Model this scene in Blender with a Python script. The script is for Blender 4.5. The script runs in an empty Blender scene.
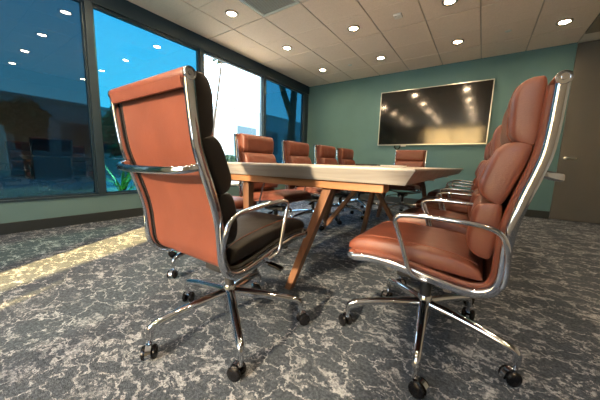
import bpy, bmesh, math, random
from mathutils import Vector, Matrix, noise
random.seed(7)
PI = math.pi
sc = bpy.context.scene
COL = sc.collection

# ------------------------------------------------------------------ materials
def newmat(name):
    m = bpy.data.materials.new(name); m.use_nodes = True
    nt = m.node_tree
    b = nt.nodes['Principled BSDF']
    return m, nt, b
def N(nt, t, **kw):
    n = nt.nodes.new(t)
    for k, v in kw.items():
        if k in n.inputs: n.inputs[k].default_value = v
        else: setattr(n, k, v)
    return n
def coords(nt, scale=(1, 1, 1), kind='Object', rot=(0, 0, 0)):
    tc = N(nt, 'ShaderNodeTexCoord'); mp = N(nt, 'ShaderNodeMapping')
    mp.inputs['Scale'].default_value = scale; mp.inputs['Rotation'].default_value = rot
    nt.links.new(tc.outputs[kind], mp.inputs['Vector'])
    return mp.outputs['Vector']
def ramp(nt, fac, stops):
    r = N(nt, 'ShaderNodeValToRGB')
    e = r.color_ramp.elements
    while len(e) < len(stops): e.new(0.5)
    for i, (p, c) in enumerate(stops):
        e[i].position = p; e[i].color = (*c, 1) if len(c) == 3 else c
    nt.links.new(fac, r.inputs['Fac'])
    return r.outputs['Color']
def bump(nt, b, h, strength, dist=0.002):
    n = N(nt, 'ShaderNodeBump'); n.inputs['Strength'].default_value = strength; n.inputs['Distance'].default_value = dist
    nt.links.new(h, n.inputs['Height']); nt.links.new(n.outputs['Normal'], b.inputs['Normal'])
def plain(name, col, rough=0.5, metal=0.0, spec=0.5, var=0.0, vscale=8):
    m, nt, b = newmat(name)
    b.inputs['Base Color'].default_value = (*col, 1); b.inputs['Roughness'].default_value = rough
    b.inputs['Metallic'].default_value = metal; b.inputs['Specular IOR Level'].default_value = spec
    if var:
        n = N(nt, 'ShaderNodeTexNoise', Scale=vscale, Detail=5.0)
        nt.links.new(coords(nt), n.inputs['Vector'])
        c = ramp(nt, n.outputs['Fac'], [(0.3, tuple(x*(1-var) for x in col)), (0.7, tuple(min(1, x*(1+var)) for x in col))])
        nt.links.new(c, b.inputs['Base Color'])
    return m
def leather(name, col):
    m, nt, b = newmat(name)
    v = coords(nt)
    n1 = N(nt, 'ShaderNodeTexNoise', Scale=7.0, Detail=4.0); nt.links.new(v, n1.inputs['Vector'])
    c = ramp(nt, n1.outputs['Fac'], [(0.3, tuple(x*0.86 for x in col)), (0.7, tuple(x*1.1 for x in col))])
    nt.links.new(c, b.inputs['Base Color'])
    vo = N(nt, 'ShaderNodeTexVoronoi', Scale=260.0); nt.links.new(v, vo.inputs['Vector'])
    n2 = N(nt, 'ShaderNodeTexNoise', Scale=14.0, Detail=3.0); nt.links.new(v, n2.inputs['Vector'])
    mx = N(nt, 'ShaderNodeMath', operation='MULTIPLY_ADD'); nt.links.new(n2.outputs['Fac'], mx.inputs[0]); mx.inputs[1].default_value = 5.0
    nt.links.new(vo.outputs['Distance'], mx.inputs[2])
    bump(nt, b, mx.outputs[0], 0.22, 0.0015)
    b.inputs['Roughness'].default_value = 0.42; b.inputs['Specular IOR Level'].default_value = 0.45
    return m
def wood(name, cols, axis=0, rough=0.45, scale=1.0):
    m, nt, b = newmat(name)
    s = [26*scale, 26*scale, 26*scale]; s[axis] = 1.6*scale
    v = coords(nt, s)
    n = N(nt, 'ShaderNodeTexNoise', Scale=1.0, Detail=6.0, Roughness=0.6, Distortion=0.6); nt.links.new(v, n.inputs['Vector'])
    s2 = [5*scale]*3; s2[axis] = 0.5*scale
    n2 = N(nt, 'ShaderNodeTexNoise', Scale=1.0, Detail=2.0); nt.links.new(coords(nt, s2), n2.inputs['Vector'])
    mx = N(nt, 'ShaderNodeMath', operation='MULTIPLY_ADD'); nt.links.new(n2.outputs['Fac'], mx.inputs[0]); mx.inputs[1].default_value = 0.5
    sb = N(nt, 'ShaderNodeMath', operation='SUBTRACT'); nt.links.new(n.outputs['Fac'], sb.inputs[0]); sb.inputs[1].default_value = 0.25
    nt.links.new(sb.outputs[0], mx.inputs[2])
    c = ramp(nt, mx.outputs[0], [(0.25, cols[0]), (0.5, cols[1]), (0.75, cols[2])])
    nt.links.new(c, b.inputs['Base Color']); b.inputs['Roughness'].default_value = rough
    bump(nt, b, n.outputs['Fac'], 0.15, 0.001)
    return m
def emit(name, col, s):
    m, nt, b = newmat(name)
    b.inputs['Base Color'].default_value = (*col, 1)
    b.inputs['Emission Color'].default_value = (*col, 1); b.inputs['Emission Strength'].default_value = s
    return m
def glass(name, tint, refl=1.0, f0=.045):
    """Window pane: tinted transmission plus a Fresnel mirror reflection."""
    m = bpy.data.materials.new(name); m.use_nodes = True; nt = m.node_tree; nt.nodes.clear()
    o = N(nt, 'ShaderNodeOutputMaterial'); mix = N(nt, 'ShaderNodeMixShader')
    t = N(nt, 'ShaderNodeBsdfTransparent'); t.inputs['Color'].default_value = (*tint, 1)
    g = N(nt, 'ShaderNodeBsdfGlossy'); g.inputs['Roughness'].default_value = 0.01; g.inputs['Color'].default_value = (refl, refl, refl, 1)
    lw = N(nt, 'ShaderNodeLayerWeight'); lw.inputs['Blend'].default_value = 0.5
    pw = N(nt, 'ShaderNodeMath', operation='POWER'); nt.links.new(lw.outputs['Facing'], pw.inputs[0]); pw.inputs[1].default_value = 5.0
    f = N(nt, 'ShaderNodeMath', operation='MULTIPLY_ADD'); nt.links.new(pw.outputs[0], f.inputs[0]); f.inputs[1].default_value = .95; f.inputs[2].default_value = f0
    nt.links.new(f.outputs[0], mix.inputs[0]); nt.links.new(t.outputs[0], mix.inputs[1]); nt.links.new(g.outputs[0], mix.inputs[2])
    nt.links.new(mix.outputs[0], o.inputs['Surface'])
    return m
def carpet_mat():
    m, nt, b = newmat('carpet')
    v = coords(nt, (1, 1, 1)); vs_ = coords(nt, (.75, 1.15, 1), rot=(0, 0, .5))
    def noise_(vec, **k):
        n = N(nt, 'ShaderNodeTexNoise', **k); nt.links.new(vec, n.inputs['Vector']); return n.outputs['Fac']
    def mul(a, c, t='MULTIPLY', f=1.0):
        x = N(nt, 'ShaderNodeMixRGB', blend_type=t); x.inputs[0].default_value = f
        nt.links.new(a, x.inputs[1]); nt.links.new(c, x.inputs[2]); return x.outputs[0]
    # distorted coordinates
    d = N(nt, 'ShaderNodeTexNoise', Scale=11.0, Detail=6.0, Roughness=.65); nt.links.new(v, d.inputs['Vector'])
    sub = N(nt, 'ShaderNodeVectorMath', operation='SUBTRACT'); nt.links.new(d.outputs['Color'], sub.inputs[0]); sub.inputs[1].default_value = (.5, .5, .5)
    sca = N(nt, 'ShaderNodeVectorMath', operation='SCALE'); nt.links.new(sub.outputs[0], sca.inputs[0]); sca.inputs['Scale'].default_value = 0.16
    add = N(nt, 'ShaderNodeVectorMath', operation='ADD'); nt.links.new(vs_, add.inputs[0]); nt.links.new(sca.outputs[0], add.inputs[1])
    big = ramp(nt, noise_(vs_, Scale=2.6, Detail=3.0), [(.36, (.35, .35, .35)), (.56, (1, 1, 1))])
    blot = ramp(nt, noise_(add.outputs[0], Scale=12.0, Detail=10.0, Roughness=.76), [(.545, (0, 0, 0)), (.57, (1, 1, 1))])
    fine = ramp(nt, noise_(add.outputs[0], Scale=42.0, Detail=8.0, Roughness=.75), [(.47, (0, 0, 0)), (.515, (1, 1, 1))])
    patches = mul(mul(blot, fine, 'MULTIPLY', .75), big, 'MULTIPLY', .8)
    vo = N(nt, 'ShaderNodeTexVoronoi', Scale=7.0, feature='DISTANCE_TO_EDGE'); nt.links.new(add.outputs[0], vo.inputs['Vector'])
    line = ramp(nt, vo.outputs['Distance'], [(0.012, (1, 1, 1)), (0.034, (0, 0, 0))])
    lines = mul(line, fine)
    mask = mul(patches, lines, 'LIGHTEN')
    n3 = noise_(v, Scale=75.0, Detail=6.0, Roughness=0.75)
    base = ramp(nt, n3, [(0.34, CARPET[0]), (0.5, CARPET[1]), (0.66, CARPET[2])])
    lite = ramp(nt, n3, [(0.3, CARPET[3]), (0.65, CARPET[4])])
    fin = N(nt, 'ShaderNodeMixRGB'); nt.links.new(mask, fin.inputs[0]); nt.links.new(base, fin.inputs[1]); nt.links.new(lite, fin.inputs[2])
    nt.links.new(fin.outputs[0], b.inputs['Base Color'])
    b.inputs['Roughness'].default_value = 0.95; b.inputs['Specular IOR Level'].default_value = 0.1
    bump(nt, b, noise_(v, Scale=220.0, Detail=2.0), 0.7, 0.006)
    return m
CARPET = [(.026, .034, .044), (.055, .067, .085), (.108, .122, .146), (.26, .278, .31), (.41, .425, .45)]

M = {}
M['leather'] = leather('cognac_leather', (.128, .036, .021))
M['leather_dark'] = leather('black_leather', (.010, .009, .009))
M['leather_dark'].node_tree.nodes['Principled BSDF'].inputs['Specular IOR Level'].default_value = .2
M['seam'] = plain('seam_thread', (.16, .045, .022), .6)
M['chrome'] = plain('chrome', (.60, .62, .66), .08, 1.0)
M['steel'] = plain('brushed_steel', (.62, .61, .58), .3, 1.0)
M['black'] = plain('black_plastic', (.004, .004, .005), .25, 0, .35)
M['blackmatte'] = plain('black_powder_coat', (.012, .012, .013), .5)
M['tabletop'] = wood('weathered_oak', [(.25, .228, .205), (.36, .335, .31), (.47, .445, .42)], 0, .38)
M['walnut'] = wood('walnut', [(.20, .085, .035), (.33, .15, .065), (.42, .21, .10)], 0, .45)
M['walnut_leg'] = wood('walnut_leg', [(.10, .045, .024), (.17, .078, .04), (.24, .115, .06)], 2, .5)
M['teal'] = plain('teal_wall_paint', (.082, .165, .172), .75, 0, .3, .04, 3)
M['sillwall'] = plain('teal_sill_paint', (.10, .17, .165), .6, 0, .4, .04, 3)
M['taupe'] = plain('taupe_door_paint', (.085, .083, .076), .45, 0, .4, .05, 2)
M['wall_grey'] = plain('warm_grey_wall_paint', (.42, .39, .34), .8, 0, .3, .03, 3)
M['ceil'] = plain('ceiling_tile', (.67, .555, .455), .9, 0, .2, .05, 60)
M['tbar'] = plain('ceiling_t_bar', (.40, .35, .29), .6)
M['soffit'] = plain('soffit_paint', (.20, .17, .13), .8)
M['ceil_white'] = plain('ceiling_plaster', (.55, .50, .42), .9)
M['alu'] = plain('dark_window_frame', (.024, .046, .062), .4, .3)
M['base'] = plain('dark_rubber_baseboard', (.016, .020, .020), .5)
M['screen'] = plain('tv_screen', (.005, .005, .005), .10, 0, .9)
M['bezel'] = plain('silver_bezel', (.55, .54, .50), .3, 1.0)
M['white'] = plain('white_plastic', (.65, .62, .56), .5)
M['vent'] = plain('vent_grey', (.52, .54, .50), .6)
M['paper'] = plain('paper_white', (.75, .74, .70), .7)
M['lamp'] = emit('lamp_diffuser', (1.0, .73, .44), 300.0)
M['ring'] = plain('lamp_reflector', (.30, .25, .20), .35, .8)
M['g_dark'] = glass('dark_tinted_glass', (.060, .120, .142), .8, .055)
M['g_blue'] = glass('blue_tinted_glass', (.085, .262, .31))
M['g_navy'] = glass('navy_tinted_glass', (.060, .165, .210))
M['g_clear'] = glass('clear_glass', (.93, .96, .95))
M['carpet'] = carpet_mat()
M['leaf'] = plain('dark_foliage', (.035, .065, .030), .7, 0, .3, .4, 3)
M['leaf2'] = plain('yucca_leaf', (.45, .62, .14), .5, 0, .4, .3, 6)
M['bark'] = plain('bark', (.10, .07, .05), .9, 0, .2, .4, 12)
M['asphalt'] = plain('outside_paving', (.38, .37, .35), .9, 0, .2, .2, 2)
M['bld'] = plain('facade_render', (.30, .34, .33), .8, 0, .3, .06, 1)
M['beige'] = plain('beige_facade', (.60, .47, .28), .8, 0, .3, .06, 1)
M['bldglass'] = plain('facade_glass', (.03, .06, .07), .1)
M['carpaint'] = plain('dark_blue_car_paint', (.03, .09, .14), .2)
M['tyre'] = plain('tyre', (.02, .02, .02), .8)

# ------------------------------------------------------------------ helpers
def link_mesh(name, bm, mat, parent=None, smooth=True, bevel=0, sub=0, angle=40):
    bmesh.ops.recalc_face_normals(bm, faces=bm.faces)
    me = bpy.data.meshes.new(name); bm.to_mesh(me); bm.free()
    o = bpy.data.objects.new(name, me); COL.objects.link(o)
    me.materials.append(mat)
    if smooth:
        for p in me.polygons: p.use_smooth = True
        me.set_sharp_from_angle(angle=math.radians(angle))
    if bevel:
        md = o.modifiers.new('bevel', 'BEVEL'); md.width = bevel; md.segments = 2; md.limit_method = 'ANGLE'
    if sub:
        md = o.modifiers.new('sub', 'SUBSURF'); md.levels = sub; md.render_levels = sub
    if parent: o.parent = parent
    return o
def tag(o, label=None, cat=None, group=None, kind=None):
    if label: o['label'] = label
    if cat: o['category'] = cat
    if group: o['group'] = group
    if kind: o['kind'] = kind
    return o
def empty(name, loc, rz=0):
    o = bpy.data.objects.new(name, None); COL.objects.link(o); o.location = loc; o.rotation_euler = (0, 0, rz)
    o.empty_display_size = .1
    return o
def dup_tree(o, parent=None):
    c = o.copy(); COL.objects.link(c)
    if parent: c.parent = parent
    for ch in list(o.children): dup_tree(ch, c)
    return c
def add_box(bm, lo, hi, mat4=None):
    vs = [bm.verts.new((x, y, z)) for x in (lo[0], hi[0]) for y in (lo[1], hi[1]) for z in (lo[2], hi[2])]
    for f in ((0, 1, 3, 2), (4, 6, 7, 5), (0, 4, 5, 1), (2, 3, 7, 6), (0, 2, 6, 4), (1, 5, 7, 3)):
        bm.faces.new([vs[i] for i in f])
    if mat4: bmesh.ops.transform(bm, matrix=mat4, verts=vs)
    return vs
def box(name, lo, hi, mat, parent=None, bevel=0, smooth=False):
    bm = bmesh.new(); add_box(bm, lo, hi)
    return link_mesh(name, bm, mat, parent, smooth=smooth or bevel > 0, bevel=bevel)
def struct(o): o['kind'] = 'structure'; return o
def catmull(pts, per=6):
    P = [Vector(p) for p in pts]; out = []
    Q = [P[0]*2-P[1]] + P + [P[-1]*2-P[-2]]
    for i in range(1, len(Q)-2):
        for k in range(per):
            t = k/per
            a, b, c, d = Q[i-1], Q[i], Q[i+1], Q[i+2]
            out.append(0.5*((2*b)+(c-a)*t+(2*a-5*b+4*c-d)*t*t+(3*b-a-3*c+d)*t**3))
    out.append(P[-1]); return out
def add_tube(bm, path, rad, n=10, flat=None, upref=None):
    """sweep an ellipse (or rounded bar when flat=(a,b)) along a path; rad may be a list"""
    path = [Vector(p) for p in path]; rings = []
    prev = None
    for i, p in enumerate(path):
        t = (path[min(i+1, len(path)-1)]-path[max(i-1, 0)]).normalized()
        if upref is not None: u = Vector(upref)
        elif prev is None: u = Vector((0, 0, 1)) if abs(t.z) < .9 else Vector((1, 0, 0))
        else: u = prev
        u = (u-t*u.dot(t)).normalized(); w = t.cross(u); prev = u
        r = rad[i] if isinstance(rad, (list, tuple)) else rad
        ring = []
        for k in range(n):
            a = 2*PI*k/n + PI/n
            ca, sa = math.cos(a), math.sin(a)
            if flat:
                e = .55
                q = u*(flat[0]*math.copysign(abs(ca)**e, ca))+w*(flat[1]*math.copysign(abs(sa)**e, sa))
            else: q = u*(r*ca)+w*(r*sa)
            ring.append(bm.verts.new(p+q))
        rings.append(ring)
    for a, b in zip(rings[:-1], rings[1:]):
        for k in range(n): bm.faces.new((a[k], a[(k+1) % n], b[(k+1) % n], b[k]))
    bm.faces.new(rings[0][::-1]); bm.faces.new(rings[-1])
def tube(name, path, rad, mat, parent=None, n=10, **kw):
    bm = bmesh.new(); add_tube(bm, path, rad, n, **kw)
    return link_mesh(name, bm, mat, parent)
def add_lathe(bm, prof, n=24, mat4=None):
    """prof: list of (r,z)"""
    rings = []; vs = []
    for r, z in prof:
        if r < 1e-6: v = bm.verts.new((0, 0, z)); rings.append([v]); vs.append(v)
        else:
            ring = [bm.verts.new((r*math.cos(2*PI*k/n), r*math.sin(2*PI*k/n), z)) for k in range(n)]
            rings.append(ring); vs += ring
    for a, b in zip(rings[:-1], rings[1:]):
        for k in range(n):
            k2 = (k+1) % n
            if len(a) == 1 and len(b) > 1: bm.faces.new((a[0], b[k2], b[k]))
            elif len(b) == 1 and len(a) > 1: bm.faces.new((a[k], a[k2], b[0]))
            elif len(a) > 1: bm.faces.new((a[k], a[k2], b[k2], b[k]))
    if mat4: bmesh.ops.transform(bm, matrix=mat4, verts=vs)
def lathe(name, prof, mat, parent=None, n=24, mat4=None):
    bm = bmesh.new(); add_lathe(bm, prof, n, mat4)
    return link_mesh(name, bm, mat, parent)

# ------------------------------------------------------------------ room
RW, RH = 4.88, 2.71          # tiled part of the room
Z0 = -.04                     # floor level while building; everything is lifted to z = 0 at the end
XR, YB = 6.25, -8.2          # right wall, rear wall
MULL = [(-6.17, -6.09), (-4.69, -4.61), (-3.205, -3.125), (-1.72, -1.64), (-.20, -.12)]
SILL, HEAD = .28, 2.52

struct(box('floor', (-.12, YB-.12, Z0-.1), (XR+.12, .12, Z0), M['carpet']))
# tiled ceiling: recessed T-bar plane with one slab per tile
bm = bmesh.new()
add_box(bm, (-.12, YB-.12, RH+.012), (RW, .12, RH+.1))
o = struct(link_mesh('ceiling', bm, M['tbar'], smooth=False))
bm = bmesh.new()
g = .008
for i in range(8):
    x0, x1 = i*.61+g, (i+1)*.61-g
    y = 0.0; k = 0
    edges = [0, -.61]
    while edges[-1] > YB: edges.append(edges[-1]-1.22)
    for a, b in zip(edges[:-1], edges[1:]):
        b = max(b, YB)
        if a - b > .9:
            mid = (a+b)/2
            parts = [(a-g, mid+.002), (mid-.002, b+g)]
        else: parts = [(a-g, b+g)]
        for p0, p1 in parts:
            if i == 2 and -3.7 < p1 and p0 < -3.0: continue      # return-air grille sits in this cell
            add_box(bm, (x0, p1, RH), (x1, p0, RH+.0125))
link_mesh('ceiling_tiles', bm, M['ceil'], o, bevel=.003)
# right-hand ceiling beyond the tiles: plaster strip by the door, lower soffit further in
struct(box('ceiling_strip', (RW, -.36, RH+.0), (XR+.12, .12, RH+.1), M['ceil_white']))
struct(box('ceiling_soffit', (RW, YB-.12, RH-.02), (XR+.12, -.36, RH+.1), M['soffit']))

struct(box('wall_far', (-.12, 0, Z0), (RW, .14, RH+.1), M['teal']))
struct(box('wall_door_side', (RW, .05, Z0), (XR+.12, .14, RH+.1), M['taupe']))
struct(box('wall_sun_block', (-5, YB-.3, -.15), (-.14, YB-.1, 6.5), M['bld']))  # unseen outside wall, added to keep the rear sun off the clear pane
struct(box('wall_right', (XR, YB-.12, Z0), (XR+.12, .12, RH+.1), M['wall_grey']))
# rear wall with a wide window
RWIN = [(1.42, 3.75)]; RZ0, RZ1 = .3, 2.6
bm = bmesh.new()
for a, b in ((-.12, RWIN[0][0]), (RWIN[0][1], XR+.12)): add_box(bm, (a, YB-.14, Z0), (b, YB, RH+.1))
for a, b in RWIN:
    add_box(bm, (a, YB-.14, Z0), (b, YB, RZ0)); add_box(bm, (a, YB-.14, RZ1), (b, YB, RH+.1))
struct(link_mesh('wall_rear', bm, M['wall_grey'], smooth=False))
# window wall: low sill wall + header
bm = bmesh.new()
add_box(bm, (-.14, YB, Z0), (0, 0, SILL))
struct(link_mesh('wall_window_side', bm, M['sillwall'], smooth=False))
struct(box('wall_window_head', (-.14, YB, HEAD), (0, 0, RH+.1), M['alu']))
struct(box('trim_1', (-.10, YB, SILL), (.012, 0, SILL+.022), M['alu'], bevel=.003))
struct(box('baseboard_window_side', (0, YB, Z0), (.014, 0, .075), M['base'], bevel=.004))
struct(box('baseboard_far', (.014, -.014, Z0), (RW, 0, .085), M['base'], bevel=.004))

def window(n, y0, y1, mat):
    """one pane between y0 (near) and y1 (far) with its frame bars"""
    w = empty('window_%d' % n, (0, (y0+y1)/2, SILL)); w['kind'] = 'structure'
    h = (y1-y0)/2; H = HEAD-SILL
    bm = bmesh.new(); add_box(bm, (-.062, -h, .02), (-.052, h, H))
    link_mesh('pane', bm, mat, w, smooth=False)
    bm = bmesh.new()
    for s in (-1, 1): add_box(bm, (-.085, s*h-.018, .02), (-.03, s*h+.018, H))
    add_box(bm, (-.085, -h, H-.035), (-.03, h, H)); add_box(bm, (-.085, -h, .0), (-.03, h, .04))
    link_mesh('frame', bm, M['alu'], w, smooth=False)
for i, (a, b) in enumerate(MULL):
    struct(box('trim_%d' % (i+2), (-.11, a, SILL+.02), (0, b, HEAD), M['alu'], bevel=.004))
struct(box('trim_8', (-.11, -.125, SILL+.02), (-.02, 0, HEAD), M['alu']))
ys = [-8.2] + [None]
window(1, YB, MULL[0][0], M['g_dark'])
window(2, MULL[0][1], MULL[1][0], M['g_dark'])
window(3, MULL[1][1], MULL[2][0], M['g_blue'])
window(4, MULL[2][1], MULL[3][0], M['g_clear'])
window(5, MULL[3][1], MULL[4][0], M['g_navy'])
# rear window
for k, (RX0, RX1) in enumerate(RWIN):
    w = empty('window_%d' % (6+k), ((RX0+RX1)/2, YB-.07, RZ0)); w['kind'] = 'structure'
    hw = (RX1-RX0)/2; hh = RZ1-RZ0
    bm = bmesh.new(); add_box(bm, (-hw, -.004, 0), (hw, .004, hh)); link_mesh('pane', bm, M['g_clear'], w, smooth=False)
    bm = bmesh.new()
    for x in (-hw, -hw+.28, 0, hw-.05): add_box(bm, (x, -.03, 0), (x+.05, .03, hh))
    add_box(bm, (-hw, -.03, 0), (hw, .03, .06)); add_box(bm, (-hw, -.03, hh-.06), (hw, .03, hh))
    link_mesh('frame', bm, M['alu'], w, smooth=False)

# full-height door beside the far wall
d = empty('door_1', (RW, 0, 0)); d['kind'] = 'structure'
box('leaf', (.004, -.012, Z0+.008), (1.18, .045, RH-.012), M['taupe'], d, bevel=.003)
bm = bmesh.new()
add_lathe(bm, [(0, 0), (.026, 0), (.026, .008), (.011, .012), (.011, .05), (0, .05)], 20, Matrix.Translation((.075, -.012, .968)) @ Matrix.Rotation(PI/2, 4, 'X'))
add_tube(bm, catmull([(.068, -.058, .968), (.10, -.060, .968), (.15, -.060, .966), (.195, -.056, .962)], 4), .010, 10)
link_mesh('lever_handle', bm, M['steel'], d)

# ------------------------------------------------------------------ wall screen
tv = empty('wall_screen', (2.905, 0, 1.21))
tag(tv, 'large black wall-mounted flat screen with thin silver bezel on teal wall', 'television')
box('housing', (-.985, -.055, 0), (.985, -.012, 1.105), M['blackmatte'], tv, bevel=.004)
box('wall_bracket', (-.35, -.012, .3), (.35, 0, .8), M['blackmatte'], tv)
bm = bmesh.new()
for lo, hi in (((-.997, -.062, -.006), (-.981, -.03, 1.111)), ((.981, -.062, -.006), (.997, -.03, 1.111)), ((-.997, -.062, 1.097), (.997, -.03, 1.111)), ((-.997, -.062, -.010), (.997, -.03, .008))):
    add_box(bm, lo, hi)
link_mesh('bezel', bm, M['bezel'], tv, smooth=False)
box('screen', (-.981, -.058, .008), (.981, -.054, 1.097), M['screen'], tv)
box('sensor_tab', (-.50, -.064, -.035), (-.40, -.030, -.010), M['white'], tv, bevel=.004)
bm = bmesh.new()
add_tube(bm, catmull([(-.62, -.02, .02), (-.63, -.03, -.05), (-.58, -.03, -.09), (-.53, -.02, -.06), (-.52, -.015, .02)], 6), .012, 8)
link_mesh('cable', bm, M['black'], tv)

# ------------------------------------------------------------------ ceiling fixtures
def downlight(x, y, label):
    t = empty('downlight', (x, y, RH)); tag(t, label, 'ceiling light', 'recessed ceiling downlights')
    lathe('trim_ring', [(.054, -.003), (.060, -.012), (.082, -.013), (.088, -.006), (.088, 0), (.052, 0), (.052, -.003)], M['ring'], t, 28)
    lathe('diffuser', [(0, -.0055), (.053, -.0055), (.053, -.001), (0, -.001)], M['lamp'], t, 28)
    return t
proto = None
LIGHTS = [(.92, -.92, 'round downlight nearest the far window corner of the room'),
          (.92, -2.14, 'round downlight above the second window-side chair, beside a plain tile edge'),
          (.92, -3.35, 'round downlight beside the grey air grille in the ceiling'),
          (2.145, -.93, 'round downlight above the left half of the wall screen'),
          (2.145, -2.16, 'round downlight over the table, left of the square white ceiling sensor'),
          (3.36, -.95, 'round downlight above the right half of the wall screen'),
          (3.36, -2.155, 'round downlight cut by the top of the photo, right of the ceiling sensor'),
          (4.57, -.89, 'round downlight by the taupe door, rightmost of the ceiling lights')]
for y in (-3.36, -4.58, -5.8, -7.0):
    for x in (.92, 2.145, 3.36, 4.57):
        if (x, y) == (.92, -3.36): continue
        LIGHTS.append((x, y, 'round recessed downlight over the near end of the room'))
for x, y, lb in LIGHTS:
    if proto is None: proto = downlight(x, y, lb); o = proto
    else: o = dup_tree(proto); o.location = (x, y, RH); o['label'] = lb
s = empty('ceiling_sensor', (2.77, -2.17, RH+.003)); tag(s, 'small square white sensor box on the ceiling tiles', 'sensor')
box('sensor_body', (-.05, -.05, -.028), (.05, .05, 0), M['white'], s, bevel=.006)
lathe('sensor_lens', [(0, -.036), (.018, -.033), (.026, -.028), (0, -.026)], M['white'], s, 16)
def sprinkler(x, y, lb):
    o = lathe('ceiling_sprinkler', [(0, -.010), (.034, -.010), (.040, -.005), (.040, 0), (0, 0)], M['vent'], None, 20)
    o.location = (x, y, RH+.003); tag(o, lb, 'sprinkler', 'flush sprinkler covers'); return o
sprinkler(3.98, -.96, 'round flush sprinkler cover in the ceiling tile nearer the taupe door')
sprinkler(1.52, -.88, 'round flush sprinkler cover in the ceiling tile left of the screen')
v = empty('air_grille', (1.525, -3.355, RH)); tag(v, 'grey perforated return-air grille filling one ceiling tile', 'air vent')
bm = bmesh.new()
for lo, hi in (((-.297, -.297, -.003), (-.27, .297, .012)), ((.27, -.297, -.003), (.297, .297, .012)), ((-.27, -.297, -.003), (.27, -.27, .012)), ((-.27, .27, -.003), (.27, .297, .012))): add_box(bm, lo, hi)
link_mesh('grille_frame', bm, M['vent'], v, smooth=False)
bm = bmesh.new()
for k in range(24):
    yy = -.27+.54*(k+.5)/24
    add_box(bm, (-.27, -.008, -.0012), (.27, .008, .0012), Matrix.Translation((0, yy, .004)) @ Matrix.Rotation(.5, 4, 'X'))
link_mesh('louvre', bm, M['vent'], v, smooth=False)

# ------------------------------------------------------------------ conference table
TX0, TX1, TY0, TY1, TZ = 2.30, 3.66, -4.78, -1.50, .752
t = empty('conference_table', ((TX0+TX1)/2, (TY0+TY1)/2, 0)); T0 = Vector(t.location)
tag(t, 'long wooden conference table with thick grey oak top and slanted walnut legs', 'table')
bm = bmesh.new()
def ring(ix, iy, z): return [bm.verts.new((x, y, z)) for x, y in ((TX0+ix-T0.x, TY0+iy-T0.y), (TX1-ix-T0.x, TY0+iy-T0.y), (TX1-ix-T0.x, TY1-iy-T0.y), (TX0+ix-T0.x, TY1-iy-T0.y))]
rs = [ring(.002, .002, TZ), ring(0, 0, TZ-.004), ring(.001, .001, TZ-.012), ring(.045, .05, TZ-.076)]
for a, b in zip(rs[:-1], rs[1:]):
    for k in range(4): bm.faces.new((a[k], a[(k+1) % 4], b[(k+1) % 4], b[k]))
bm.faces.new(rs[0]); bm.faces.new(rs[-1][::-1])
link_mesh('tabletop', bm, M['tabletop'], t, bevel=.003, angle=20)
UZ = TZ-.076
def lbar(name, a, b, wx, wy, mat, wdir=(0, 1, 0), bevel=.004):
    """rectangular bar from a to b (world), sized wx across wdir and wy the other way"""
    a = Vector(a)-T0; b = Vector(b)-T0
    bm = bmesh.new(); d = (b-a).normalized(); w = Vector(wdir); w = (w-d*w.dot(d)).normalized(); u = d.cross(w)
    rr = []
    for p in (a, b): rr.append([bm.verts.new(p+w*(sw*wx/2)+u*(su*wy/2)) for sw, su in ((-1, -1), (1, -1), (1, 1), (-1, 1))])
    for k in range(4): bm.faces.new((rr[0][k], rr[0][(k+1) % 4], rr[1][(k+1) % 4], rr[1][k]))
    bm.faces.new(rr[0][::-1]); bm.faces.new(rr[1])
    return link_mesh(name, bm, mat, t, bevel=bevel)
BZ = UZ-.022
for y, x0, x1 in ((-4.66, 2.45, 3.515), (-3.14, 2.40, 3.515), (-1.95, 2.45, 3.515)):
    lbar('cross_beam', (x0, y, BZ), (x1, y, BZ), .09, .044, M['walnut'])
LZ = UZ-.044
LW = dict(mat=M['walnut_leg'])
def flatfoot(o): return o
legs = [((3.20, -4.64, LZ), (2.938, -4.636, Z0)), ((2.54, -4.61, LZ), (2.54, -4.61, Z0)),
        ((2.497, -3.14, LZ), (2.335, -3.14, Z0)), ((2.953, -3.12, LZ), (2.832, -3.12, Z0)), ((2.89, -3.17, LZ), (3.333, -3.17, Z0)),
        ((2.75, -1.95, LZ), (2.62, -1.93, Z0)), ((3.20, -1.95, LZ), (3.34, -1.93, Z0))]
def leg(a, b):
    a = Vector(a); b = Vector(b); d = (b-a).normalized()
    # square-cut feet: vertical prism sheared along the slant
    bm = bmesh.new(); w = .027
    top = [bm.verts.new(a-T0+Vector((sx*w, sy*w, 0))) for sx, sy in ((-1, -1), (1, -1), (1, 1), (-1, 1))]
    bot = [bm.verts.new(b-T0+Vector((sx*w*.85, sy*w*.85, 0))) for sx, sy in ((-1, -1), (1, -1), (1, 1), (-1, 1))]
    for k in range(4): bm.faces.new((top[k], top[(k+1) % 4], bot[(k+1) % 4], bot[k]))
    bm.faces.new(top); bm.faces.new(bot[::-1])
    return link_mesh('leg', bm, M['walnut_leg'], t, bevel=.004)
for a, b in legs: leg(a, b)
lbar('brace', (2.375, -3.14, .02), (2.85, -3.14, LZ-.01), .04, .05, M['walnut_leg'])
# things lying on the table
o = box('folder', (-.15, -.11, 0), (.15, .11, .022), M['black'], None, bevel=.004); o.location = (2.52, -2.25, TZ); o.rotation_euler.z = .15
tag(o, 'thin dark closed folder lying on the far part of the table', 'folder')
o = box('paper_stack', (-.15, -.105, 0), (.15, .105, .016), M['paper'], None, bevel=.002); o.location = (2.83, -2.05, TZ); o.rotation_euler.z = -.1
tag(o, 'flat white stack of paper lying on the table beside the dark folder', 'paper')

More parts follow.
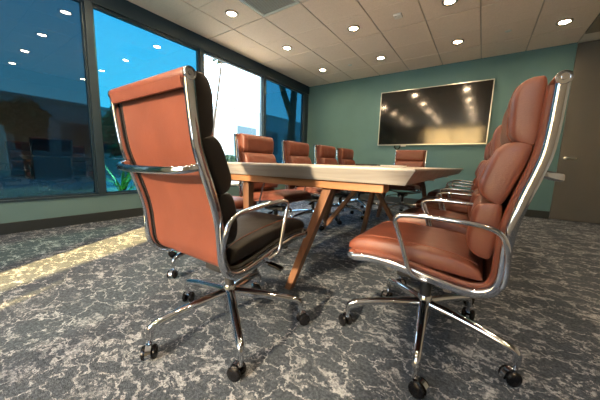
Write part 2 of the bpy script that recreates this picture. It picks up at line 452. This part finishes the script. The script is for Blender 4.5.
# ------------------------------------------------------------------ office chair (front = +Y, base centre at origin)
PROF = [(.262, .388), (.19, .396), (.11, .391), (.02, .378), (-.06, .362), (-.13, .350), (-.185, .350), (-.226, .370), (-.246, .412),
        (-.250, .465), (-.252, .53), (-.261, .60), (-.281, .68), (-.302, .75), (-.317, .81), (-.324, .875), (-.328, .94), (-.331, 1.003)]
TOPF, TOPZ = -.331, 1.016
def lean(z): return -.022*max(0, (z-.47)/.53)
def prof_path(x, off=0.0, per=5):
    """rail path in the plane x; off > 0 moves it to the sitter's side"""
    P = catmull([(0, f, z) for f, z in PROF], per); out = []
    for i, p in enumerate(P):
        t = (P[min(i+1, len(P)-1)]-P[max(i-1, 0)]).normalized()
        n = Vector((0, t.z, -t.y))        # toward sitter
        if n.z < 0 and abs(t.z) < .5: n = -n
        if abs(t.z) >= .5: n = Vector((0, abs(t.z), -t.y if t.z > 0 else t.y))
        out.append(Vector((x, p.y, p.z))+n*off)
    return out
HALF = .247
def pad_bm(a, b, bulge_dir, hw, thick, nu=18, nv=26, e=3.2, tuck=.0, curve=None):
    """soft cushion between profile points a and b (f,z), thick toward bulge_dir; flat back"""
    bm = bmesh.new(); a = Vector((0, *a)); b = Vector((0, *b)); n = Vector((0, *bulge_dir)).normalized()
    L = (b-a)
    def cap(s, e):      # superelliptic dome
        s = min(1, abs(s)); return max(0.0, 1-s**e)**(1/e)
    top, bot = [], []
    for i in range(nu+1):
        s = -math.cos(PI*i/nu)
        rt, rb = [], []
        for j in range(nv+1):
            v = -math.cos(PI*j/nv)
            h = cap(s, 3.4)*cap(v, 8)
            p = a+L*((s+1)/2)
            if curve: p = p+n*curve(s)
            wob = .004*noise.noise(Vector((v*3, s*3, a.z*9)))
            rt.append(bm.verts.new(p+Vector((v*hw, 0, 0))+n*(thick*(.22+.78*h)+wob*h)))
            rb.append(bm.verts.new(p+Vector((v*hw, 0, 0))+n*(thick*(.22-.22*h))))
        top.append(rt); bot.append(rb)
    for i in range(nu):
        for j in range(nv):
            bm.faces.new((top[i][j], top[i][j+1], top[i+1][j+1], top[i+1][j]))
            bm.faces.new((bot[i][j], bot[i+1][j], bot[i+1][j+1], bot[i][j+1]))
    bmesh.ops.remove_doubles(bm, verts=bm.verts, dist=.0006)
    # close the rim
    be = [e for e in bm.edges if e.is_boundary]
    if be: bmesh.ops.holes_fill(bm, edges=be, sides=0)
    return bm
def seam_bm(a, b, bulge_dir, hw, thick, vpos, curve=None, sgn=1):
    bm = bmesh.new(); a = Vector((0, *a)); b = Vector((0, *b)); n = Vector((0, *bulge_dir)).normalized(); L = b-a
    for _ in (0,):
        pts = []
        for i in range(15):
            s = -.93+1.86*i/14
            h = max(0, 1-abs(s)**3.4)**(1/3.4)*max(0, 1-vpos**8)**(1/8)
            p = a+L*((s+1)/2)+Vector((sgn*vpos*hw, 0, 0))+n*(thick*(.22+.78*h)+.0005)
            if curve: p = p+n*curve(s)
            pts.append(p)
        add_tube(bm, pts, .0022, 6)
    return bm

def make_chair():
    c = empty('office_chair', (0, 0, 0))
    L = M['leather']; C = M['chrome']
    # leather sling: a closed strip following the rails
    bm = bmesh.new()
    outer = prof_path(0, .012); inner = prof_path(0, .024)
    hw = HALF-.016
    rows = []
    for p in outer: rows.append((p, ))
    V = [[bm.verts.new((sx*hw, p.y, p.z)) for sx in (-1, -.5, 0, .5, 1)] for p in outer]
    W = [[bm.verts.new((sx*hw, p.y, p.z)) for sx in (-1, -.5, 0, .5, 1)] for p in inner]
    for R in (V, W):
        for a, b in zip(R[:-1], R[1:]):
            for k in range(4): bm.faces.new((a[k], a[k+1], b[k+1], b[k]))
    for k in (0, 4):
        for i in range(len(V)-1): bm.faces.new((V[i][k], V[i+1][k], W[i+1][k], W[i][k]))
    for i in (0, -1):
        for k in range(4): bm.faces.new((V[i][k], V[i][k+1], W[i][k+1], W[i][k]))
    sl = link_mesh('leather_sling', bm, L, c, angle=60)
    for s in (-1, 1):
        bm = bmesh.new(); add_tube(bm, prof_path(s*(hw-.004), .020), .011, 8)
        link_mesh('edge_piping', bm, L, sl)
    # rails
    for s in (-1, 1):
        bm = bmesh.new(); add_tube(bm, prof_path(s*HALF, .0), .01, 12, flat=(.0105, .0155), upref=(1, 0, 0))
        r = link_mesh('side_rail', bm, C, c, angle=50)
        for f, z in ((.0, .377), (-.21, .358), (-.249, .50)):
            bm = bmesh.new()
            add_lathe(bm, [(0, .004), (.005, .003), (.007, 0), (0, -.002)], 10, Matrix.Translation((s*(HALF+.008), f, z)) @ Matrix.Rotation(s*PI/2, 4, 'Y'))
            link_mesh('rail_screw', bm, C, r)
    # top and front rolls
    bm = bmesh.new()
    m4 = Matrix.Translation((-HALF, TOPF, TOPZ)) @ Matrix.Rotation(PI/2, 4, 'Y')
    add_lathe(bm, [(0, .002), (.0165, .002), (.0195, .006), (.0195, 2*HALF-.006), (.0165, 2*HALF-.002), (0, 2*HALF-.002)], 24, m4)
    tr = link_mesh('top_roll', bm, L, c)
    bm = bmesh.new()
    V = [(TOPF-.0185, TOPZ-.004), (TOPF-.018, TOPZ-.022), (TOPF-.015, TOPZ-.036)]
    a = [bm.verts.new((sx*(HALF-.012), f, z)) for f, z in V for sx in (-1, 1)]
    b = [bm.verts.new((sx*(HALF-.012), f+.012, z)) for f, z in V for sx in (-1, 1)]
    for k in (0, 2):
        bm.faces.new((a[k], a[k+1], a[k+3], a[k+2])); bm.faces.new((b[k], b[k+2], b[k+3], b[k+1]))
        for q in (0, 1): bm.faces.new((a[k+q], a[k+2+q], b[k+2+q], b[k+q]))
    bm.faces.new((a[4], a[5], b[5], b[4])); bm.faces.new((a[0], b[0], b[1], a[1]))
    link_mesh('roll_flap', bm, L, tr)
    for s in (-1, 1):
        bm = bmesh.new()
        add_lathe(bm, [(0, .007), (.006, .007), (.0065, .004), (.012, .004), (.0125, .0065), (.0175, .006), (.019, .003), (.019, -.004), (0, -.004)], 24,
                  Matrix.Translation((s*(HALF+.006), TOPF, TOPZ)) @ Matrix.Rotation(s*PI/2, 4, 'Y'))
        link_mesh('end_cap', bm, C, tr)
    bm = bmesh.new()
    add_lathe(bm, [(0, .002), (.014, .002), (.0165, .006), (.0165, 2*HALF-.006), (.014, 2*HALF-.002), (0, 2*HALF-.002)], 20,
              Matrix.Translation((-HALF, .268, .402)) @ Matrix.Rotation(PI/2, 4, 'Y'))
    fr = link_mesh('front_roll', bm, L, c)
    for s in (-1, 1):
        bm = bmesh.new(); add_box(bm, (s*HALF-.007, .256, .382), (s*HALF+.007, .282, .408)); link_mesh('end_cap', bm, C, fr, bevel=.003)
    # cushions
    def cushion(name, a, b, d, hw, th, curve=None):
        a = (a[0]+lean(a[1]), a[1]); b = (b[0]+lean(b[1]), b[1])
        if name != 'seat_pad': d = (d[0], d[1]+.045)
        o = link_mesh(name, pad_bm(a, b, d, hw, th, curve=curve), L, c, angle=75)
        for sg in (-1, 1): link_mesh('seam', seam_bm(a, b, d, hw, th, .80, curve, sg), M['seam'], o)
        return o
    cv = lambda s: -.016*(s+1)*(1-s)*0+.0
    cushion('seat_pad', (-.20, .378), (.288, .408), (.06, 1), .229, .072, curve=lambda s: .010*(1-s*s))
    cushion('headrest_pad', (-.289, .838), (-.286, 1.034), (1, 0.02), .229, .084)
    cushion('back_pad', (-.228, .648), (-.284, .836), (1, .30), .229, .096)
    cushion('lumbar_pad', (-.222, .468), (-.231, .655), (1, .04), .229, .088)
    # arm loops
    A = [(-.035, .362), (-.005, .366), (.022, .385), (.040, .43), (.062, .50), (.082, .556), (.086, .576), (.074, .591), (.045, .597), (-.03, .598), (-.14, .592),
         (-.200, .584), (-.232, .566), (-.249, .533), (-.256, .48), (-.256, .43), (-.249, .395)]
    for s in (-1, 1):
        pts = catmull([(s*(HALF+(.028 if 2 <= i <= len(A)-4 else .018)), f, z) for i, (f, z) in enumerate(A)], 5)
        tube('armrest', pts, .0088, C, c, 10)
    # rear antler stretcher and seat stretchers
    pts = catmull([(-.243, -.304, .757), (-.232, -.340, .748), (-.19, -.364, .744), (-.1, -.376, .742), (0, -.379, .742), (.1, -.376, .742), (.19, -.364, .744), (.232, -.340, .748), (.243, -.304, .757)], 5)
    bm = bmesh.new(); add_tube(bm, pts, .01, 12, flat=(.0125, .008), upref=(0, 0, 1)); link_mesh('back_stretcher', bm, C, c)
    for f, z in ((.10, .372), (-.10, .338)):
        pts = catmull([(-.255, f, z+.004), (-.18, f, z-.012), (-.09, f*.9, z-.030), (0, f*.85, z-.034), (.09, f*.9, z-.030), (.18, f, z-.012), (.255, f, z+.004)], 4)
        bm = bmesh.new(); add_tube(bm, pts, .01, 12, flat=(.009, .013), upref=(0, 0, 1)); link_mesh('seat_stretcher', bm, M['blackmatte'], c)
    # mechanism
    bm = bmesh.new(); add_box(bm, (-.055, -.115, .268), (.055, .125, .318)); mech = link_mesh('tilt_housing', bm, M['blackmatte'], c, bevel=.012)
    bm = bmesh.new()
    add_lathe(bm, [(0, .045), (.019, .045), (.023, .040), (.023, .006), (.010, 0), (.010, -.03), (0, -.03)], 18, Matrix.Translation((0, .155, .283)) @ Matrix.Rotation(-PI/2, 4, 'X'))
    link_mesh('tension_knob', bm, C, mech)
    bm = bmesh.new()
    add_tube(bm, catmull([(.05, .06, .290), (.12, .075, .286), (.17, .085, .277)], 4), .005, 8)
    add_tube(bm, catmull([(.165, .084, .278), (.20, .09, .271), (.235, .095, .262)], 4), .01, 10, flat=(.007, .016), upref=(0, 0, 1))
    link_mesh('lift_lever', bm, M['black'], mech)
    lathe('gas_column', [(0, .27), (.023, .27), (.023, .17), (.019, .17), (.019, .10), (0, .10)], M['blackmatte'], c, 20)
    lathe('base_hub', [(0, .218), (.026, .218), (.030, .212), (.031, .16), (.029, .10), (.024, .078), (0, .078)], C, c, 24, Matrix.Translation((0, 0, Z0)))
    # five star base
    for k in range(5):
        a = 2*PI*k/5
        lg = empty('x', (0, 0, 0)); bpy.data.objects.remove(lg)
        bm = bmesh.new()
        pts = catmull([(.015, 0, .178), (.10, 0, .170), (.20, 0, .156), (.275, 0, .142), (.328, 0, .130), (.343, 0, .112), (.345, 0, .084)], 4)
        rad = [.0225-.0085*min(1, i/(len(pts)-7)) for i in range(len(pts))]
        add_tube(bm, pts, rad, 12, upref=(0, 1, 0))
        leg_ = link_mesh('base_leg', bm, C, c); leg_.location.z = Z0; leg_.rotation_euler = (0, 0, a)
        bm = bmesh.new()
        add_tube(bm, [(.345, 0, .09), (.345, 0, .055)], .0085, 12)
        # curved chrome hood over the wheels
        ca = CAST[k]
        m4 = Matrix.Translation((.345, 0, 0)) @ Matrix.Rotation(ca, 4, 'Z') @ Matrix.Translation((.017, 0, .0292))
        hood = []
        for i in range(9):
            th = PI*(-.05+.78*i/8)
            hood.append([bm.verts.new((math.cos(th)*.0345, y, math.sin(th)*.0345)) for y in (-.0105, .0105)]+[bm.verts.new((math.cos(th)*.026, y, math.sin(th)*.026)) for y in (-.0105, .0105)])
        vs = [v for h in hood for v in h]
        for p, q in zip(hood[:-1], hood[1:]):
            for i1, i2 in ((0, 1), (1, 3), (3, 2), (2, 0)): bm.faces.new((p[i1], p[i2], q[i2], q[i1]))
        bmesh.ops.transform(bm, matrix=m4, verts=vs)
        hd = link_mesh('caster_fork', bm, C, leg_)
        bm = bmesh.new()
        for s in (-1, 1):
            add_lathe(bm, [(0, -.0105), (.019, -.0105), (.0262, -.007), (.029, 0), (.0262, .007), (.019, .0105), (.006, .012), (0, .012)], 22,
                      m4 @ Matrix.Translation((0, s*.0185, 0)) @ Matrix.Rotation(-s*PI/2, 4, 'X'))
        add_tube(bm, [m4 @ Vector((0, -.018, 0)), m4 @ Vector((0, .018, 0))], .006, 8)
        link_mesh('caster_wheel', bm, M['black'], leg_)
    return c
CAST = [.4, 2.2, -1.0, 1.2, -2.3]
chair0 = make_chair()
BASE_PARTS = ('base_leg',)
def set_base(ch, ang):
    legs = [o for o in ch.children if o.name.split('.')[0] == 'base_leg']
    for k, o in enumerate(legs): o.rotation_euler = (0, 0, ang+2*PI*k/5)
first = True
def chair(x, y, rz, base, label, group=None):
    """rz: world heading of the seat front measured from +Y, counter-clockwise; base: world angle of one base leg"""
    global first
    c = chair0 if first else dup_tree(chair0); first = False
    c.location = (x, y, 0); c.rotation_euler = (0, 0, rz); set_base(c, base-rz)
    tag(c, label, 'chair', group)
    return c
R = math.radians
G = 'leather conference chairs around the table'
c_ = chair(2.94, -5.12, R(0), R(38), 'high-back office chair with tan back and black seat, seen from behind at near table end', G)
def tilt(c, deg, dx=0, dy=0, dz=0):
    for ch in c.children:
        if ch.name.split('.')[0] not in ('base_leg', 'base_hub', 'gas_column'):
            ch.matrix_local = Matrix.Translation((dx, dy, .3+dz)) @ Matrix.Rotation(R(deg), 4, 'X') @ Matrix.Translation((0, 0, -.3)) @ ch.matrix_local
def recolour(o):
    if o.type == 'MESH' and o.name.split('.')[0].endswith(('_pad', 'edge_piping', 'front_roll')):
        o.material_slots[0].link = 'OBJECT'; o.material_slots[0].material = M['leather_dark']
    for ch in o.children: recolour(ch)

cr_ = chair(3.725, -4.64, R(90), R(60), 'tan leather office chair in the right foreground, seen side-on with armrest', G); tilt(cr_, -1.5, 0, 0, -.013)
chair(3.70, -3.87, R(90), R(20), 'tan leather office chair directly behind the large right foreground chair', G); tilt(COL.objects['office_chair.002'], -1, 0, 0, -.035)
chair(3.68, -3.07, R(91), R(0), 'tan leather office chair third along the right side of the table', G); tilt(COL.objects['office_chair.003'], 0, 0, 0, -.02)
chair(3.66, -2.27, R(90), R(10), 'tan leather office chair farthest along the right side of the table', G)
chair(2.165, -4.66, R(-90), R(-80), 'tan leather chair on the window side, mostly hidden behind the black-seated near chair', G)
chair(2.15, -3.84, R(-90), R(15), 'tan leather chair on the window side, in front of the bright white pane', G)
chair(2.10, -3.02, R(-90), R(36), 'tan leather chair on the window side, in front of the navy corner pane', G)
chair(2.15, -2.31, R(-90), R(5), 'tan leather chair on the window side, second from the far end, before the teal wall', G)
chair(2.15, -1.59, R(-90), R(25), 'tan leather chair on the window side, farthest from the camera', G)
chair(2.84, -1.40, R(180), R(30), 'tan leather chair at the far table end below the wall screen', G)

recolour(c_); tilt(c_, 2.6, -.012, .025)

# ------------------------------------------------------------------ outside
struct(box('ground', (-60, -45, -.35), (-.14, 60, -.15), M['asphalt']))
def leaves(bm, c, rx, ry, rz, n, size):
    for _ in range(n):
        while True:
            p = Vector((random.uniform(-1, 1), random.uniform(-1, 1), random.uniform(-1, 1)))
            if .35 < p.length < 1: break
        p *= .75+.35*noise.noise(p*2.3+Vector(c))
        p = Vector((c[0]+p.x*rx, c[1]+p.y*ry, c[2]+p.z*rz))
        u = Vector((random.gauss(0, 1), random.gauss(0, 1), random.gauss(0, 1))).normalized(); w = u.orthogonal().normalized()
        s = size*random.uniform(.6, 1.3)
        bm.faces.new([bm.verts.new(p+u*s), bm.verts.new(p+w*s*.55), bm.verts.new(p-u*s), bm.verts.new(p-w*s*.55)])
def tree(x, y, h, r, lb, trunk_r=.14, crown_z=None, n=2600, lean=(0, 0), fork=None, size=.14, flat=.9):
    t = empty('tree', (x, y, -.15)); tag(t, lb, 'tree', 'trees outside the window')
    cz = crown_z or h-r
    bm = bmesh.new()
    add_tube(bm, catmull([(0, 0, 0), (lean[0]*.3, lean[1]*.3, cz*.4), (lean[0]*.8, lean[1]*.8, cz*.8), (lean[0], lean[1], cz)], 4), [trunk_r*(1-.04*i) for i in range(13)], 10)
    for a in fork or []: add_tube(bm, catmull(a, 4), [trunk_r*.75*(1-.05*i) for i in range(4*(len(a)-1)+1)], 8)
    link_mesh('trunk', bm, M['bark'], t)
    bm = bmesh.new(); leaves(bm, (lean[0], lean[1], cz), r, r, r*flat, n, size)
    link_mesh('crown', bm, M['leaf'], t, smooth=False)
    return t
tree(-10.5, -3.55, 3.0, .85, 'round dark tree seen through the darkest left pane', crown_z=2.3, trunk_r=.16)
tree(-10, -.2, 3.7, 1.3, 'broad dark tree behind the tan chair, lower left of the blue pane', crown_z=2.1, n=3600, flat=1.2)
tree(-10.5, 2.2, 3.4, 1.2, 'leafy dark tree mostly hidden behind the near tan chair', crown_z=2.0, n=3000)
tree(-1.5, 1.2, 6.2, 1.0, 'tall tree with forked bare trunk outside the corner pane', trunk_r=.15, crown_z=5.0, lean=(.1, .15),
     fork=[[(.03, .03, 2.4), (-.1, -.35, 3.3), (-.2, -.6, 4.4)]], n=1500, size=.12)
tree(-3.2, -.75, 4.8, .55, 'slender tree with thin twisting branch outside the white pane', trunk_r=.045, crown_z=4.3, lean=(.1, .5), n=260, size=.09)
def building(name, lo, hi, lb, bands, windows, mat=None):
    mat = mat or M['bld']
    b = empty(name, (lo[0], lo[1], -.15)); tag(b, lb, 'building')
    sx, sy, sz = (hi[i]-lo[i] for i in range(3))
    box('wall', (0, 0, 0), (sx, sy, sz), mat, b)
    box('parapet', (-.05, -.05, sz), (sx+.06, sy+.05, sz+.12), mat, b)
    for k in range(windows):
        y0 = sy*(k+.15)/windows; y1 = sy*(k+.85)/windows
        box('window', (sx-.04, y0, sz*.35), (sx+.02, y1, sz*.75), M['bldglass'], b)
building('building', (-18, -3.9, -.15), (-11.6, .4, 3.05), 'low flat-roofed building outside the darkest left pane', 1, 3)
building('building', (-20, 6.6, -.15), (-10.5, 30, 4.35), 'long flat-roofed building beyond the white pane and corner pane', 1, 9)
building('building', (-14, -36, -.15), (18, -30, 7.0), 'added beige low building outside the rear window, mirrored in the wall screen', 1, 0, M['beige'])  # added behind the camera for warm fill and a yellow screen reflection
# clipped hedge by the car park
bm = bmesh.new(); leaves(bm, (0, 0, .55), .7, 2.4, .75, 2600, .10)
for k in range(-4, 5):
    add_tube(bm, [(random.uniform(-.2, .2), k*.5, 0), (random.uniform(-.2, .2), k*.5+.1, .8)], .03, 6)
o = link_mesh('hedge', bm, M['leaf'], None, smooth=False); o.location = (-9.5, -6.6, -.15); tag(o, 'dark hedge low outside the far left of the window wall', 'hedge')
bm = bmesh.new(); leaves(bm, (0, 0, .6), .8, 3.2, .8, 3400, .10)
for k in range(-5, 6): add_tube(bm, [(0, k*.55, 0), (.05, k*.55+.1, .9)], .03, 6)
o = link_mesh('hedge', bm, M['leaf'], None, smooth=False); o.location = (-8.6, 4.6, -.15); tag(o, 'hedge low outside the white pane behind the window-side chairs', 'hedge')
# strappy garden plant just outside the blue pane
pl = empty('yucca_plant', (-.85, -4.10, -.15)); tag(pl, 'green strappy yucca plant just outside the window left of the near chair', 'plant')
tube('stem', [(0, 0, 0), (.01, 0, .25), (0, .02, .45)], .03, M['bark'], pl, 8)
for k in range(26):
    bm = bmesh.new(); a = k*2.4; el = random.uniform(.15, 1.25); Ln = random.uniform(.45, .75); z0 = random.uniform(.2, .46)
    pts = []
    for i in range(6):
        q = i/5; rr = Ln*q*math.cos(el); zz = z0+Ln*q*math.sin(el)-.22*q*q*math.cos(el)
        pts.append(Vector((math.cos(a)*rr, math.sin(a)*rr, zz)))
    pr = None; side = Vector((-math.sin(a), math.cos(a), 0))
    for i, p in enumerate(pts):
        w_ = .022*(1-(i/5)**2)+.001
        r_ = [bm.verts.new(p-side*w_), bm.verts.new(p+Vector((0, 0, -.004))), bm.verts.new(p+side*w_), bm.verts.new(p+Vector((0, 0, .004)))]
        if pr:
            for i1 in range(4): bm.faces.new((pr[i1], pr[(i1+1) % 4], r_[(i1+1) % 4], r_[i1]))
        else: bm.faces.new(r_)
        pr = r_
    bm.faces.new(pr[::-1])
    link_mesh('leaf', bm, M['leaf2'], pl)

# ------------------------------------------------------------------ light
def sun(name, travel, strength, col, ang):
    l = bpy.data.lights.new(name, 'SUN'); l.energy = strength; l.color = col; l.angle = math.radians(ang)
    o = bpy.data.objects.new(name, l); COL.objects.link(o)
    o.rotation_euler = Vector(travel).to_track_quat('-Z', 'Y').to_euler(); o.location = (-3, 3, 8)
    return o
sun('sun', (.445, -.895, -.40), 52.0, (1.0, .64, .25), .6)
sun('sun_off_facade', (-.03, .97, -.33), 10.0, (1.0, .74, .48), 3.0)
wd = bpy.data.worlds.new('sky'); sc.world = wd; wd.use_nodes = True
nt = wd.node_tree; bg = nt.nodes['Background']
tc = N(nt, 'ShaderNodeTexCoord'); sp = N(nt, 'ShaderNodeSeparateXYZ'); nt.links.new(tc.outputs['Generated'], sp.inputs[0])
c = ramp(nt, sp.outputs['Z'], [(0.0, (.74, .88, .98)), (.12, (.68, .87, 1.0)), (.6, (.36, .62, 1.0))])
nt.links.new(c, bg.inputs['Color']); bg.inputs['Strength'].default_value = 7.0

# ------------------------------------------------------------------ camera
cam = bpy.data.cameras.new('camera'); co = bpy.data.objects.new('camera', cam); COL.objects.link(co)
YAW, PIT, ROLL, F = -.6031, -.1407, .0302, 260.6
fw = Vector((math.sin(YAW)*math.cos(PIT), math.cos(YAW)*math.cos(PIT), math.sin(PIT)))
rt = Vector((math.cos(YAW), -math.sin(YAW), 0)); up = rt.cross(fw)
r2 = rt*math.cos(ROLL)+up*math.sin(ROLL); u2 = -rt*math.sin(ROLL)+up*math.cos(ROLL)
m = Matrix((r2, u2, -fw)).transposed().to_4x4(); m.translation = (3.881, -5.911, .76)
co.matrix_world = m
cam.sensor_width = 36; cam.sensor_fit = 'HORIZONTAL'; cam.lens = 36*F/600; cam.clip_start = .02; cam.clip_end = 300
sc.camera = co
vs = sc.view_settings; vs.view_transform = 'Standard'; vs.look = 'None'; vs.gamma = 1.0; vs.exposure = 0.6; vs.use_curve_mapping = False
sc.cycles.use_denoising = True; sc.cycles.max_bounces = 10; sc.cycles.transparent_max_bounces = 12; sc.cycles.sample_clamp_indirect = 4.0
for o in list(sc.objects):
    if o.parent is None: o.location.z -= Z0
